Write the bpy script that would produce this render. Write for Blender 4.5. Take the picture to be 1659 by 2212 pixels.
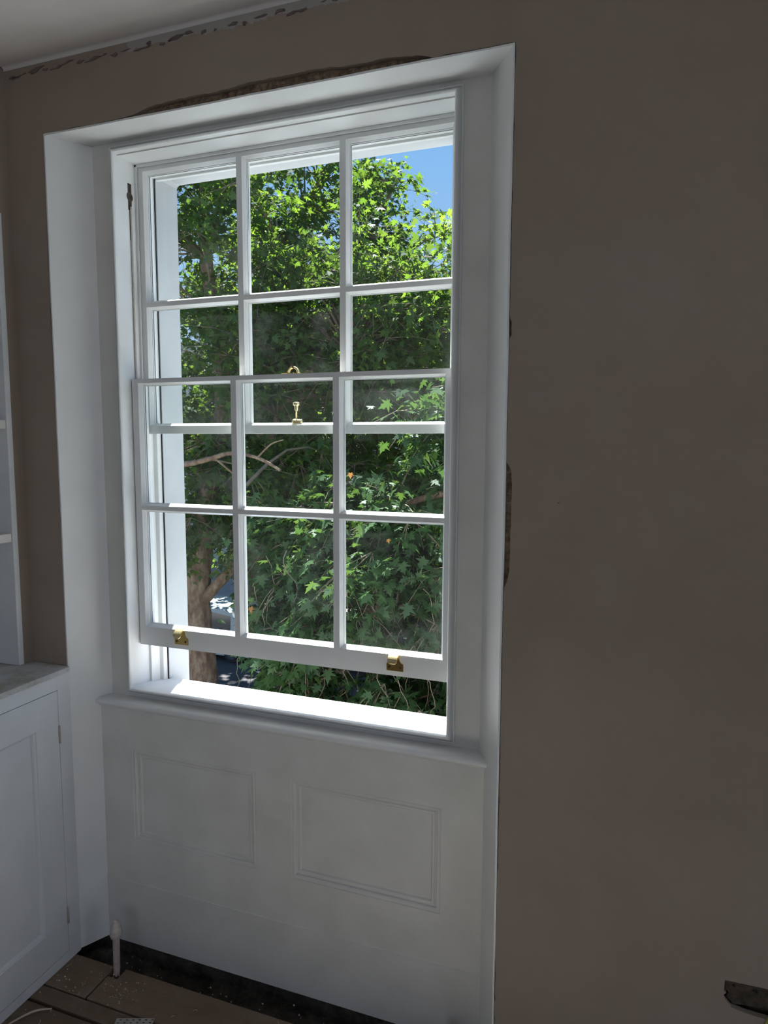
import bpy, bmesh, math, random
import numpy as np
from mathutils import Vector, Matrix
random.seed(7); RNG = np.random.default_rng(11)
for o in list(bpy.data.objects): bpy.data.objects.remove(o)
SC = bpy.context.scene; COL = SC.collection
PI = math.pi

# ------------------------------------------------------------------ camera
CAM = Vector((0.9494, -1.6093, 1.6686)); YAW, PITCH, ROLL, FPX = 0.34145, -0.10071, 0.004136, 1446.35
fw = Vector((-math.sin(YAW)*math.cos(PITCH), math.cos(YAW)*math.cos(PITCH), math.sin(PITCH)))
rt = Vector((math.cos(YAW), math.sin(YAW), 0)); up = rt.cross(fw)
rt, up = math.cos(ROLL)*rt + math.sin(ROLL)*up, -math.sin(ROLL)*rt + math.cos(ROLL)*up
cd = bpy.data.cameras.new('camera'); cam = bpy.data.objects.new('camera', cd); COL.objects.link(cam)
m = Matrix((rt, up, -fw)).transposed().to_4x4(); m.translation = CAM; cam.matrix_world = m
cd.sensor_fit = 'HORIZONTAL'; cd.sensor_width = 36; cd.lens = FPX/1659*36; cd.clip_start = .05; cd.clip_end = 300
SC.camera = cam

# ------------------------------------------------------------------ light and exposure
SUN_AZ, SUN_EL, SUN_E = math.radians(25), math.radians(56), 26.0
SKY_E = 1.0
EXPOSURE = 0.0
SC.view_settings.view_transform = 'Standard'; SC.view_settings.look = 'None'
SC.view_settings.exposure = EXPOSURE; SC.view_settings.gamma = 1; SC.view_settings.use_curve_mapping = False
S = Vector((-math.sin(SUN_AZ)*math.cos(SUN_EL), math.cos(SUN_AZ)*math.cos(SUN_EL), math.sin(SUN_EL)))
sl = bpy.data.lights.new('sun', 'SUN'); sl.energy = SUN_E; sl.angle = math.radians(.53); sl.color = (1, .98, .95)
so = bpy.data.objects.new('sun', sl); COL.objects.link(so); so.rotation_euler = (-S).to_track_quat('-Z', 'Y').to_euler(); so.location = S*60
W = bpy.data.worlds.new('world'); SC.world = W; W.use_nodes = True
nt = W.node_tree; nt.nodes.clear()
tc = nt.nodes.new('ShaderNodeTexCoord'); sp = nt.nodes.new('ShaderNodeSeparateXYZ'); cr = nt.nodes.new('ShaderNodeValToRGB')
bg = nt.nodes.new('ShaderNodeBackground'); wo = nt.nodes.new('ShaderNodeOutputWorld')
nt.links.new(tc.outputs['Generated'], sp.inputs[0]); nt.links.new(sp.outputs['Z'], cr.inputs[0])
nt.links.new(cr.outputs[0], bg.inputs[0]); nt.links.new(bg.outputs[0], wo.inputs[0])
e = cr.color_ramp.elements; e[0].position = 0; e[0].color = (.55, .72, .92, 1); e[1].position = 1; e[1].color = (.13, .30, .75, 1)
k = e.new(.42); k.color = (.24, .52, .97, 1)
bg.inputs[1].default_value = SKY_E

def area(name, loc, direction, sx, sy, power, color):
    l = bpy.data.lights.new(name, 'AREA'); l.shape = 'RECTANGLE'; l.size = sx; l.size_y = sy; l.energy = power; l.color = color
    o = bpy.data.objects.new(name, l); COL.objects.link(o); o.location = loc
    o.rotation_euler = Vector(direction).to_track_quat('-Z', 'Z').to_euler(); return o
# fill lamps added to brighten the room, in unseen openings behind and beside
area('back_fill', (1.2, -5.18, 1.6), (0, 1, .45), 2.6, 1.8, 9, (1, .93, .85))
area('side_fill', (5.18, -2.4, 1.6), (-1, 0, .35), 2.2, 1.8, 19, (.88, .93, 1))
# lamps added outside the recess to boost sky and street light on the reveals
area('sky_fill', (.0, 2.6, 4.4), (0, -1, -.95), 6.0, 2.4, 35, (.78, .90, 1))
area('street_fill_right', (3.9, 3.1, -2.1), (-.62, -.48, .62), 3, 3, 75, (.72, .86, 1))
area('street_fill_left', (-3.9, 3.1, -2.1), (.62, -.48, .62), 3, 3, 150, (.72, .86, 1))

# ------------------------------------------------------------------ materials
def mat(name): 
    M = bpy.data.materials.new(name); M.use_nodes = True; return M
class N:
    def __init__(s, name):
        s.m = mat(name); s.t = s.m.node_tree; s.b = s.t.nodes['Principled BSDF']; s.o = s.t.nodes['Material Output']
    def n(s, typ, **kw):
        x = s.t.nodes.new(typ)
        for a, b in kw.items():
            if a[0] == '_': x.inputs[a[1:].replace('_', ' ')].default_value = b
            else: setattr(x, a, b)
        return x
    def l(s, a, b): s.t.links.new(a, b)
    def noise(s, scale, detail=4, rough=.55, vec=None, dist=0):
        x = s.n('ShaderNodeTexNoise'); x.inputs['Scale'].default_value = scale; x.inputs['Detail'].default_value = detail
        x.inputs['Roughness'].default_value = rough; x.inputs['Distortion'].default_value = dist
        s.l(vec if vec else s.pos(), x.inputs['Vector']); return x.outputs[0]
    def pos(s, scale=None):
        if not hasattr(s, 'tc'): s.tc = s.n('ShaderNodeTexCoord')
        if scale is None: return s.tc.outputs['Object']
        mp = s.n('ShaderNodeMapping'); mp.inputs['Scale'].default_value = scale; s.l(s.tc.outputs['Object'], mp.inputs[0]); return mp.outputs[0]
    def ramp(s, inp, stops):
        r = s.n('ShaderNodeValToRGB'); el = r.color_ramp.elements
        el[0].position, el[0].color = stops[0][0], (*stops[0][1], 1); el[1].position, el[1].color = stops[-1][0], (*stops[-1][1], 1)
        for p, c in stops[1:-1]: q = el.new(p); q.color = (*c, 1)
        s.l(inp, r.inputs[0]); return r.outputs[0]
    def mix(s, fac, a, b):
        x = s.n('ShaderNodeMix', data_type='RGBA')
        for v, i in ((fac, 0), (a, 6), (b, 7)):
            if isinstance(v, (int, float)): x.inputs[i].default_value = v
            elif isinstance(v, tuple): x.inputs[i].default_value = (*v, 1)
            else: s.l(v, x.inputs[i])
        return x.outputs[2]
    def math(s, op, a, b=0, c=0):
        x = s.n('ShaderNodeMath', operation=op)
        for v, i in ((a, 0), (b, 1), (c, 2)):
            if isinstance(v, (int, float)): x.inputs[i].default_value = v
            else: s.l(v, x.inputs[i])
        return x.outputs[0]
    def bump(s, h, strength, dist=.002):
        x = s.n('ShaderNodeBump'); x.inputs['Strength'].default_value = strength; x.inputs['Distance'].default_value = dist
        s.l(h, x.inputs['Height']); s.l(x.outputs[0], s.b.inputs['Normal'])
    def base(s, c, rough=.5, metal=0, spec=.5):
        if isinstance(c, tuple): s.b.inputs['Base Color'].default_value = (*c, 1)
        else: s.l(c, s.b.inputs['Base Color'])
        s.b.inputs['Roughness'].default_value = rough; s.b.inputs['Metallic'].default_value = metal
        s.b.inputs['Specular IOR Level'].default_value = spec; return s
def simple(name, c, rough=.5, metal=0, spec=.5, var=.12, scale=30, bump=0, bd=.001):
    q = N(name); n = q.noise(scale)
    c2 = tuple(v*(1-var) for v in c); c3 = tuple(min(1, v*(1+var)) for v in c)
    q.base(q.ramp(n, [(.3, c2), (.7, c3)]), rough, metal, spec)
    if bump: q.bump(n, bump, bd)
    return q.m
M = {}
# white satin joinery paint, faint brush streaks
q = N('white_paint'); a = q.noise(5, 3); b_ = q.noise(1, 3, vec=q.pos((60, 60, 500)))
q.base(q.ramp(a, [(.3, (.70, .705, .70)), (.7, (.77, .775, .77))]), .38, 0, .45); q.bump(b_, .12, .0006); M['white'] = q.m
q = N('old_white_paint'); a = q.noise(7, 6); b_ = q.noise(220, 2)
q.base(q.ramp(a, [(.25, (.60, .585, .555)), (.7, (.70, .685, .655))]), .45, 0, .4); q.bump(b_, .15, .0006); M['white_old'] = q.m
q = N('cabinet_paint'); a = q.noise(6, 6); b_ = q.noise(200, 2)
q.base(q.ramp(a, [(.25, (.60, .615, .63)), (.7, (.69, .70, .715))]), .5, 0, .4); q.bump(b_, .15, .0006); M['cab'] = q.m
q = N('dusty_counter'); a = q.noise(8, 8, .7); b_ = q.noise(60, 4)
q.base(q.mix(q.ramp(a, [(.45, (0, 0, 0)), (.62, (1, 1, 1))]), (.52, .53, .54), (.36, .33, .28)), .7, 0, .3); q.bump(b_, .4, .001); M['counter'] = q.m
q = N('stucco_white'); a = q.noise(4, 5); b_ = q.noise(140, 4, .7)
q.base(q.ramp(a, [(.3, (.43, .445, .46)), (.7, (.49, .505, .515))]), .85, 0, .2); q.bump(b_, .35, .002); M['stucco'] = q.m
# bare pinkish plaster, patched by the ceiling line
q = N('bare_plaster'); a = q.noise(1.3, 6, .6); b_ = q.noise(9, 6, .65); c_ = q.noise(120, 3)
sx = q.n('ShaderNodeSeparateXYZ'); q.l(q.pos(), sx.inputs[0])
base = q.ramp(a, [(.3, (.262, .208, .170)), (.5, (.300, .240, .198)), (.72, (.325, .270, .228))])
base = q.mix(q.math('MULTIPLY', q.ramp(b_, [(.5, (0, 0, 0)), (.75, (1, 1, 1))]), .35), base, (.32, .275, .235))
wob = q.noise(14, 6, .7)
zz = q.math('ADD', sx.outputs[2], q.math('MULTIPLY', q.math('SUBTRACT', wob, .5), .06))
f1 = q.math('MULTIPLY', q.ramp(zz, [(.0, (0, 0, 0)), (1, (0, 0, 0))]), 0)
band = q.math('GREATER_THAN', zz, 2.742); bx = q.math('GREATER_THAN', q.math('ADD', sx.outputs[0], q.math('MULTIPLY', b_, .3)), -.22)
base = q.mix(q.math('MULTIPLY', band, bx), base, (.36, .345, .32))
wob2 = q.noise(22, 5, .7, vec=q.pos((1, 1, 2.5)))
z2 = q.math('ADD', sx.outputs[2], q.math('MULTIPLY', q.math('SUBTRACT', wob2, .5), .05))
base = q.mix(q.math('GREATER_THAN', z2, 2.771), base, (.17, .13, .12))
q.base(base, .9, 0, .15); q.bump(q.math('ADD', b_, q.math('MULTIPLY', c_, .3)), .25, .003); M['plaster'] = q.m
q = N('ceiling_paint'); a = q.noise(2, 5); q.base(q.ramp(a, [(.3, (.60, .56, .545)), (.7, (.67, .64, .63))]), .9, 0, .1); q.bump(q.noise(40, 3), .1, .002); M['ceil'] = q.m
q = N('rough_lintel_timber'); a = q.noise(1, 6, .7, vec=q.pos((9, 60, 90))); b_ = q.noise(60, 6, .7)
q.base(q.mix(q.ramp(b_, [(.4, (0, 0, 0)), (.65, (1, 1, 1))]), q.ramp(a, [(.3, (.16, .09, .05)), (.7, (.46, .36, .25))]), (.10, .06, .04)), .9); q.bump(b_, 1, .006); M['lintel'] = q.m
q = N('floor_board'); a = q.noise(1, 6, .65, vec=q.pos((2.5, 26, 10)), dist=.4); b_ = q.noise(9, 8, .7)
oi = q.n('ShaderNodeNewGeometry')
bb = q.mix(.5, q.ramp(a, [(.3, (.13, .085, .055)), (.7, (.22, .155, .105))]), q.ramp(oi.outputs['Random Per Island'], [(0, (.13, .095, .07)), (1, (.23, .17, .12))]))
q.base(q.mix(q.math('MULTIPLY', q.ramp(b_, [(.5, (0, 0, 0)), (.7, (1, 1, 1))]), .45), bb, (.27, .235, .20)), .8, 0, .25); q.bump(a, .4, .003); M['board'] = q.m
q = N('dark_rubble'); a = q.noise(14, 8, .75); q.base(q.ramp(a, [(.35, (.025, .021, .017)), (.6, (.09, .08, .068)), (.8, (.20, .185, .165))]), .95, 0, .1); q.bump(a, 1, .02); M['rubble'] = q.m
M['brass'] = simple('brass', (.62, .43, .15), .28, 1, .5, .06, 40)
M['brass_light'] = simple('worn_brass', (.80, .68, .38), .35, 1, .5, .08, 60)
M['screw'] = simple('screw_hole', (.02, .012, .006), .6)
M['cord'] = simple('sash_cord', (.55, .52, .47), .9, var=.2, scale=300)
M['seal'] = simple('grey_seal', (.18, .19, .20), .7)
M['pvc'] = simple('pipe_painted', (.42, .34, .31), .6, var=.2, scale=50)
M['cap'] = simple('white_tape', (.55, .48, .45), .7, var=.1, scale=80)
M['rust'] = simple('rusty_metal', (.07, .055, .042), .7, .4, var=.5, scale=60, bump=.3)
M['galv'] = simple('galvanised_strip', (.45, .43, .41), .5, .3, var=.15, scale=50)
M['void'] = simple('old_mortar', (.035, .026, .02), .95, var=.4, scale=60)
M['yg'] = simple('green_yellow_wire', (.25, .30, .05), .5); M['wood_chip'] = simple('pale_wood_chip', (.5, .42, .32), .8)
M['hinge'] = simple('painted_hinge', (.40, .37, .33), .5, .2)
# glass: thin clear pane with dusty smudges
q = N('window_glass'); q.t.nodes.remove(q.b)
tr = q.n('ShaderNodeBsdfTransparent'); tr.inputs[0].default_value = (.965, .985, .975, 1); gl = q.n('ShaderNodeBsdfGlossy'); gl.inputs['Roughness'].default_value = .015
fr = q.n('ShaderNodeFresnel'); gg_ = q.n('ShaderNodeNewGeometry'); q.l(q.math('ADD', 1.36, q.math('MULTIPLY', gg_.outputs['Backfacing'], 1/1.36-1.36)), fr.inputs[0])
mx = q.n('ShaderNodeMixShader'); q.l(fr.outputs[0], mx.inputs[0]); q.l(tr.outputs[0], mx.inputs[1]); q.l(gl.outputs[0], mx.inputs[2])
df = q.n('ShaderNodeBsdfDiffuse'); df.inputs[0].default_value = (.8, .82, .85, 1); tl = q.n('ShaderNodeBsdfTranslucent'); tl.inputs[0].default_value = (.8, .82, .85, 1)
m2 = q.n('ShaderNodeMixShader', _Fac=.5); q.l(df.outputs[0], m2.inputs[1]); q.l(tl.outputs[0], m2.inputs[2])
sm = q.noise(3.3, 7, .7); sm2 = q.noise(40, 3, vec=q.pos((1, 1, .25)))
fac = q.math('MULTIPLY', q.ramp(sm, [(.50, (0, 0, 0)), (.72, (1, 1, 1))]), q.math('MULTIPLY', sm2, .03)); fac = q.math('ADD', fac, .002)
m3 = q.n('ShaderNodeMixShader'); q.l(fac, m3.inputs[0]); q.l(mx.outputs[0], m3.inputs[1]); q.l(m2.outputs[0], m3.inputs[2]); q.l(m3.outputs[0], q.o.inputs[0]); M['glass'] = q.m
# leaves
def leaf_mat(name, d0, d1, t0, t1, tf=.45):
    q = N(name); q.t.nodes.remove(q.b); g = q.n('ShaderNodeNewGeometry'); r = g.outputs['Random Per Island']
    d = q.n('ShaderNodeBsdfDiffuse'); q.l(q.ramp(r, [(0, d0), (1, d1)]), d.inputs[0])
    t = q.n('ShaderNodeBsdfTranslucent'); q.l(q.ramp(r, [(0, t0), (1, t1)]), t.inputs[0])
    a = q.n('ShaderNodeMixShader', _Fac=tf); q.l(d.outputs[0], a.inputs[1]); q.l(t.outputs[0], a.inputs[2])
    gg = q.n('ShaderNodeBsdfGlossy'); gg.inputs['Roughness'].default_value = .5; gg.inputs[0].default_value = (.9, .95, 1, 1)
    b = q.n('ShaderNodeMixShader', _Fac=.016); q.l(a.outputs[0], b.inputs[1]); q.l(gg.outputs[0], b.inputs[2]); q.l(b.outputs[0], q.o.inputs[0]); return q.m
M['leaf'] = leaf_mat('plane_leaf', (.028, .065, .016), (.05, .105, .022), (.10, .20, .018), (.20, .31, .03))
M['leaf_near'] = leaf_mat('shaded_plane_leaf', (.030, .068, .026), (.055, .11, .038), (.06, .14, .02), (.13, .22, .04), .3)  # less translucent copy of the leaf: shade put into its colour
M['leaf_sunny'] = leaf_mat('sunlit_plane_leaf', (.045, .10, .020), (.09, .16, .03), (.22, .36, .03), (.38, .52, .06))  # yellower, more translucent copy: sunlight put into the leaf colour
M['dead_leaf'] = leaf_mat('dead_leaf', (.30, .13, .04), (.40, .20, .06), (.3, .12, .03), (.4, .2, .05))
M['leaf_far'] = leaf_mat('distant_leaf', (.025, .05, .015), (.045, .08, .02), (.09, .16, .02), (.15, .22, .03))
q = N('plane_bark'); a = q.noise(5, 7, .65, vec=q.pos((1, 1, .45))); v = q.n('ShaderNodeTexVoronoi'); v.inputs['Scale'].default_value = 11; q.l(q.pos((1, 1, .5)), v.inputs['Vector'])
q.base(q.ramp(a, [(.3, (.075, .045, .03)), (.5, (.19, .125, .085)), (.68, (.33, .26, .18))]), .9, 0, .15); q.bump(q.math('ADD', a, q.math('MULTIPLY', v.outputs[0], .5)), .8, .04); M['bark'] = q.m
M['twig'] = simple('pale_twig', (.18, .14, .095), .8, var=.3, scale=9)
M['pale_branch'] = simple('pale_branch_bark', (.42, .36, .26), .8, var=.25, scale=6, bump=.3, bd=.01)
q = N('street_asphalt'); a = q.noise(.5, 6); q.base(q.ramp(a, [(.3, (.045, .047, .052)), (.7, (.08, .08, .085))]), .85); q.bump(q.noise(60, 3), .3, .01); M['asphalt'] = q.m
M['paving'] = simple('pavement', (.24, .23, .215), .85, var=.15, scale=1.5)
M['bounce_paving'] = simple('pale_paving', (.42, .41, .39), .85, var=.1, scale=1.5)
M['sheet'] = simple('white_bounce_sheet', (.74, .72, .68), .95, var=.06, scale=6)
M['cream'] = simple('cream_stucco', (.55, .54, .50), .8, var=.1, scale=.6)
M['iron'] = simple('black_railing', (.015, .015, .017), .5)
M['darkglass'] = simple('dark_window_glass', (.02, .025, .035), .08, 0, .6)
M['van'] = simple('pale_blue_grey_car_paint', (.36, .42, .44), .3, .0, .6, var=.03)
M['navy'] = simple('dark_car_paint', (.012, .016, .035), .2, 0, .6, var=.05)
M['white_car'] = simple('white_car_paint', (.7, .7, .72), .3, 0, .6, var=.03)
M['tyre'] = simple('tyre', (.02, .02, .02), .8); M['chrome'] = simple('chrome', (.7, .7, .72), .15, 1)

# ------------------------------------------------------------------ helpers
class MB:
    def __init__(s): s.v = []; s.f = []
    def poly(s, pts):
        b = len(s.v); s.v += [tuple(p) for p in pts]; s.f.append(list(range(b, b+len(pts)))); return s
    def box(s, x0, x1, y0, y1, z0, z1):
        b = len(s.v); s.v += [(x, y, z) for x in (x0, x1) for y in (y0, y1) for z in (z0, z1)]
        s.f += [[b+i for i in f] for f in ((0, 1, 3, 2), (4, 6, 7, 5), (0, 4, 5, 1), (2, 3, 7, 6), (0, 2, 6, 4), (1, 5, 7, 3))]; return s
    def grid(s, rows, close=False):
        b = len(s.v); n = len(rows[0])
        for r in rows: s.v += [tuple(p) for p in r]
        for i in range(len(rows)-1):
            for j in range(n if close else n-1):
                k = (j+1) % n; s.f.append([b+i*n+j, b+i*n+k, b+(i+1)*n+k, b+(i+1)*n+j])
        return s
    def tube(s, pts, rad, sides=8, cap=True):
        pts = [Vector(p) for p in pts]; n = len(pts)
        if isinstance(rad, (int, float)): rad = [rad]*n
        rows = []; prev = None
        for i, p in enumerate(pts):
            t = (pts[min(i+1, n-1)]-pts[max(i-1, 0)]).normalized()
            a = prev if prev is not None else (Vector((1, 0, 0)) if abs(t.x) < .8 else Vector((0, 1, 0)))
            u = (a-t*a.dot(t)).normalized(); w = t.cross(u); prev = u
            rows.append([p+(u*math.cos(2*PI*k/sides)+w*math.sin(2*PI*k/sides))*rad[i] for k in range(sides)])
        b = len(s.v); s.grid(rows, True)
        if cap: s.f.append([b+i for i in range(sides)][::-1]); s.f.append([b+(n-1)*sides+i for i in range(sides)])
        return s
    def lathe(s, c, prof, sides=20, axis='z'):
        rows = []
        for r, h in prof:
            row = []
            for k in range(sides):
                a = 2*PI*k/sides; x, y = r*math.cos(a), r*math.sin(a)
                row.append((c[0]+x, c[1]+y, c[2]+h) if axis == 'z' else (c[0]+x, c[1]+h, c[2]+y) if axis == 'y' else (c[0]+h, c[1]+x, c[2]+y))
            rows.append(row)
        b = len(s.v); s.grid(rows, True); s.f.append([b+i for i in range(sides)][::-1]); s.f.append([b+(len(prof)-1)*sides+i for i in range(sides)]); return s
    def build(s, name, m, parent=None, loc=None, smooth=False, bevel=0, seg=2):
        me = bpy.data.meshes.new(name); me.from_pydata([tuple(p) for p in s.v], [], s.f); me.validate()
        bm = bmesh.new(); bm.from_mesh(me); bmesh.ops.recalc_face_normals(bm, faces=bm.faces); bm.to_mesh(me); bm.free()
        me.materials.append(m if not isinstance(m, str) else M[m])
        o = bpy.data.objects.new(name, me); COL.objects.link(o)
        if parent is not None:
            o.parent = parent; p = parent; off = Vector((0, 0, 0))
            while p: off += p.location; p = p.parent
            me.transform(Matrix.Translation(-off))
        elif loc is not None: me.transform(Matrix.Translation(-Vector(loc))); o.location = loc
        if smooth:
            for p in me.polygons: p.use_smooth = True
        if bevel:
            bv = o.modifiers.new('bevel', 'BEVEL'); bv.width = bevel; bv.segments = seg; bv.limit_method = 'ANGLE'; bv.angle_limit = math.radians(40)
        return o
def tag(o, label=None, cat=None, group=None, kind=None):
    if label: o['label'] = label
    if cat: o['category'] = cat
    if group: o['group'] = group
    if kind: o['kind'] = kind
    return o
def empty(name, loc, label=None, cat=None, group=None, kind=None):
    o = bpy.data.objects.new(name, None); COL.objects.link(o); o.location = loc; o.empty_display_size = .1
    return tag(o, label, cat, group, kind)
def struct(o): o['kind'] = 'structure'; return o
def P(px, py, Y):      # the point on the sight line of a photo pixel that lies at distance Y beyond the wall
    d = fw + rt*((px-829.5)/FPX) - up*((py-1106)/FPX); return CAM + d*((Y-CAM.y)/d.y)
def side_profile(mb, rect, prof, k):
    # one mitred side (0 left 1 top 2 right 3 bottom) of a moulding running round a rectangle in the wall plane
    x0, x1, z0, z1 = rect
    rows = [[], []]
    for d, y in prof:
        c = [(x0+d, y, z0+d), (x0+d, y, z1-d), (x1-d, y, z1-d), (x1-d, y, z0+d)]
        rows[0].append(c[k]); rows[1].append(c[(k+1) % 4])
    mb.grid(rows)
def ring(mb, rect, prof):
    for k in range(4): side_profile(mb, rect, prof, k)
def plate(mb, y, outer, holes, axis='y', depth=0, jit=None):
    bm = bmesh.new(); loops = [outer]+holes; edges = []
    mk = (lambda a, b: (a, y, b)) if axis == 'y' else (lambda a, b: (y, a, b))
    for lp in loops:
        vs = [bm.verts.new(mk(*p)) for p in lp]; edges += [bm.edges.new((vs[i], vs[(i+1) % len(vs)])) for i in range(len(vs))]
    bmesh.ops.triangle_fill(bm, edges=edges, use_beauty=True)
    bm.verts.ensure_lookup_table(); b = len(mb.v); bm.verts.index_update()
    mb.v += [tuple(v.co) for v in bm.verts]; mb.f += [[b+v.index for v in f.verts] for f in bm.faces]; bm.free()
    if depth:
        for lp in loops:
            rows = [[mk(*p) for p in lp], [((p[0], y+depth, p[1]) if axis == 'y' else (y+depth, p[0], p[1])) for p in lp]]; mb.grid(rows, True)
def rect_pts(x0, x1, z0, z1): return [(x0, z0), (x1, z0), (x1, z1), (x0, z1)]

# ------------------------------------------------------------------ room shell
ZC = 2.775; OX = .682; OZ = 2.564; XL = -.828; XR = 5.0; YB = -5.0
def wig(t, s, a): return a*(math.sin(t*s)+.6*math.sin(t*s*2.7+1)+.4*math.sin(t*s*6.1+2)+.3*random.uniform(-1, 1))
left = [(-OX-.006+wig(z, 9, .0012)-(.003 if 2.0 < z < 2.35 else 0), z) for z in np.linspace(0, OZ+.006, 90)]
top = []
for x in np.linspace(-OX, OX, 150)[1:-1]:
    h = .006+abs(wig(x, 20, .0015))
    if -.385 < x < .492:
        u = (x+.385)/.877; e_ = min(1, u*9)*min(1, (1-u)*14)**.6; h += e_*(.016+.009*math.sin(u*PI)+wig(x, 13, .0022))
    top.append((x, OZ+h))
right = []
for z in np.linspace(OZ+.006, 0, 260):
    o_ = .005+abs(wig(z, 23, .0008))
    if 1.322 < z < 1.622:
        u = (z-1.322)/.3; o_ += min(1, u*7)**.7*min(1, (1-u)*40)*(.0135+wig(z, 30, .0008))
    if 1.925 < z < 1.955: o_ += .005
    if .55 < z < .9 or .05 < z < .3: o_ += abs(wig(z, 60, .0012))
    right.append((OX+o_, z))
outer = [(XL-.5, 0)]+left+top+right+[(XR, 0), (XR, ZC), (XL-.5, ZC)]
sock = [(1.2161, .4436), (1.2155, .4150), (1.2205, .413), (1.2155, .407), (1.2175, .398), (1.232, .380), (1.262, .3745), (1.31, .372), (1.36, .374), (1.365, .446), (1.29, .4462)]
W2 = (2.0, 3.15, .87, 2.53)
wb = MB(); plate(wb, 0, outer, [sock, rect_pts(*W2)])
for lp in (left+top+right, sock): wb.grid([[(x, 0, z) for x, z in lp], [(x, .014, z) for x, z in lp]])
struct(wb.build('wall_back', 'plaster'))
rect_hole = [(-OX-.004, 0)] + [(-OX-.004, OZ+.004), (OX+.004, OZ+.004), (OX+.004, 0)]
sb = MB(); plate(sb, .0145, [(-OX-.10, 0)]+rect_hole+[(OX+.10, 0), (OX+.10, OZ+.12), (-OX-.10, OZ+.12)], [])
struct(sb.build('trim_1', 'lintel')); 
# side, rear walls with unseen openings for the added fill lamps, ceiling with a small cove
wl = MB()
SH = (-1.30, -.036, .965, 2.352)       # shelf niche in the left wall: y0 y1 z0 z1
plate(wl, XL, [(YB, 0), (0, 0), (0, ZC), (YB, ZC)], [[(SH[0], .002), (SH[1], .002), (SH[1], SH[3]), (SH[0], SH[3])]], axis='x', depth=0)
wl.poly([(XL, SH[0], 0), (XL-.32, SH[0], 0), (XL-.32, SH[0], SH[3]), (XL, SH[0], SH[3])]); wl.poly([(XL, SH[1], 0), (XL-.32, SH[1], 0), (XL-.32, SH[1], SH[3]), (XL, SH[1], SH[3])])
wl.poly([(XL-.32, SH[0], 0), (XL-.32, SH[1], 0), (XL-.32, SH[1], SH[3]), (XL-.32, SH[0], SH[3])]); wl.poly([(XL, SH[0], SH[3]), (XL, SH[1], SH[3]), (XL-.32, SH[1], SH[3]), (XL-.32, SH[0], SH[3])])
struct(wl.build('wall_left', 'plaster'))
wr = MB(); plate(wr, XR, [(YB, 0), (0, 0), (0, ZC), (YB, ZC)], [[(-3.5, .8), (-1.3, .8), (-1.3, 2.6), (-3.5, 2.6)]], axis='x', depth=.3); struct(wr.build('wall_right', 'plaster'))
wf = MB(); plate(wf, YB, [(XL, 0), (XR, 0), (XR, ZC), (XL, ZC)], [rect_pts(-.1, 2.5, .8, 2.6)], depth=-.3); struct(wf.build('wall_front', 'plaster'))
ce = MB(); R_ = .009; rows = []
for a in np.linspace(0, PI/2, 7): rows.append([(XL-.02, -R_+R_*math.cos(a), ZC-R_+R_*math.sin(a)), (XR, -R_+R_*math.cos(a), ZC-R_+R_*math.sin(a))])
rows.append([(XL-.02, YB, ZC), (XR, YB, ZC)]); ce.grid(rows); ce.box(XL-.5, XR+.3, YB-.3, .3, ZC+.06, ZC+.12)
struct(ce.build('ceiling', 'ceil'))
# ragged edge of old wallpaper and filler at the ceiling line
cm = MB()
for i in range(34):
    x = -.80+i*.042+random.uniform(-.01, .01); w = random.uniform(.012, .035); z = ZC-.028+random.uniform(-.008, .006); n = 9
    w *= random.uniform(.4, 1.3); hh_ = random.uniform(.0015, .006)
    pts = [(x+w*math.cos(2*PI*k/n)*random.uniform(.4, 1.2), z+hh_*math.sin(2*PI*k/n)*random.uniform(.3, 1.5)+w*.1*math.cos(2*PI*k/n)) for k in range(n)]
    cm.poly([(a, -.0018, b) for a, b in pts]); cm.grid([[(a, -.0018, b) for a, b in pts], [(a, .001, b) for a, b in pts]], True)
cr_ = cm.build('trim_2', simple('torn_lining_paper', (.15, .115, .105), .9, var=.3, scale=40)); struct(cr_)

# floor: boards with open joints over dark rubble; the strip by the apron is open
fl = MB()
def board(x0, x1, y0, y1, z=0): fl.box(x0, x1, y0, y1, -.022+z, z)
board(XL, -.523, -.151, -.022); 
board(-.517, XR, -.151, -.060); board(-.482, XR, -.0605, -.0185)
board(XL, XR, -.204, -.156, -.001); 
y = -.2145; j = 0
while y > YB:
    xs = [XL, -.1+.9*(j % 3), 2+.5*(j % 2), XR]
    for a, b in zip(xs[:-1], xs[1:]): board(a+.0015, b-.0015, y-.146, y, random.uniform(-.002, .001))
    y -= .151; j += 1
struct(fl.build('floor', 'board', bevel=.0015, seg=1))
rb = MB(); n = 70
rows = [[(x, yy, -.05+random.uniform(-.006, .006)+.012*math.sin(x*9+yy*20)) for x in np.linspace(XL, XR, 160)] for yy in np.linspace(-.5, .13, 16)]
rb.grid(rows); rb.poly([(XL, YB, -.06), (XR, YB, -.06), (XR, -.45, -.06), (XL, -.45, -.06)]); struct(rb.build('trim_3', 'rubble'))
st = MB(); st.box(XL, XR, YB, .3, -.3, -.12); st.box(-.75, .75, .084, .12, -.12, 0.004); struct(st.build('trim_4', 'rubble'))

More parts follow.
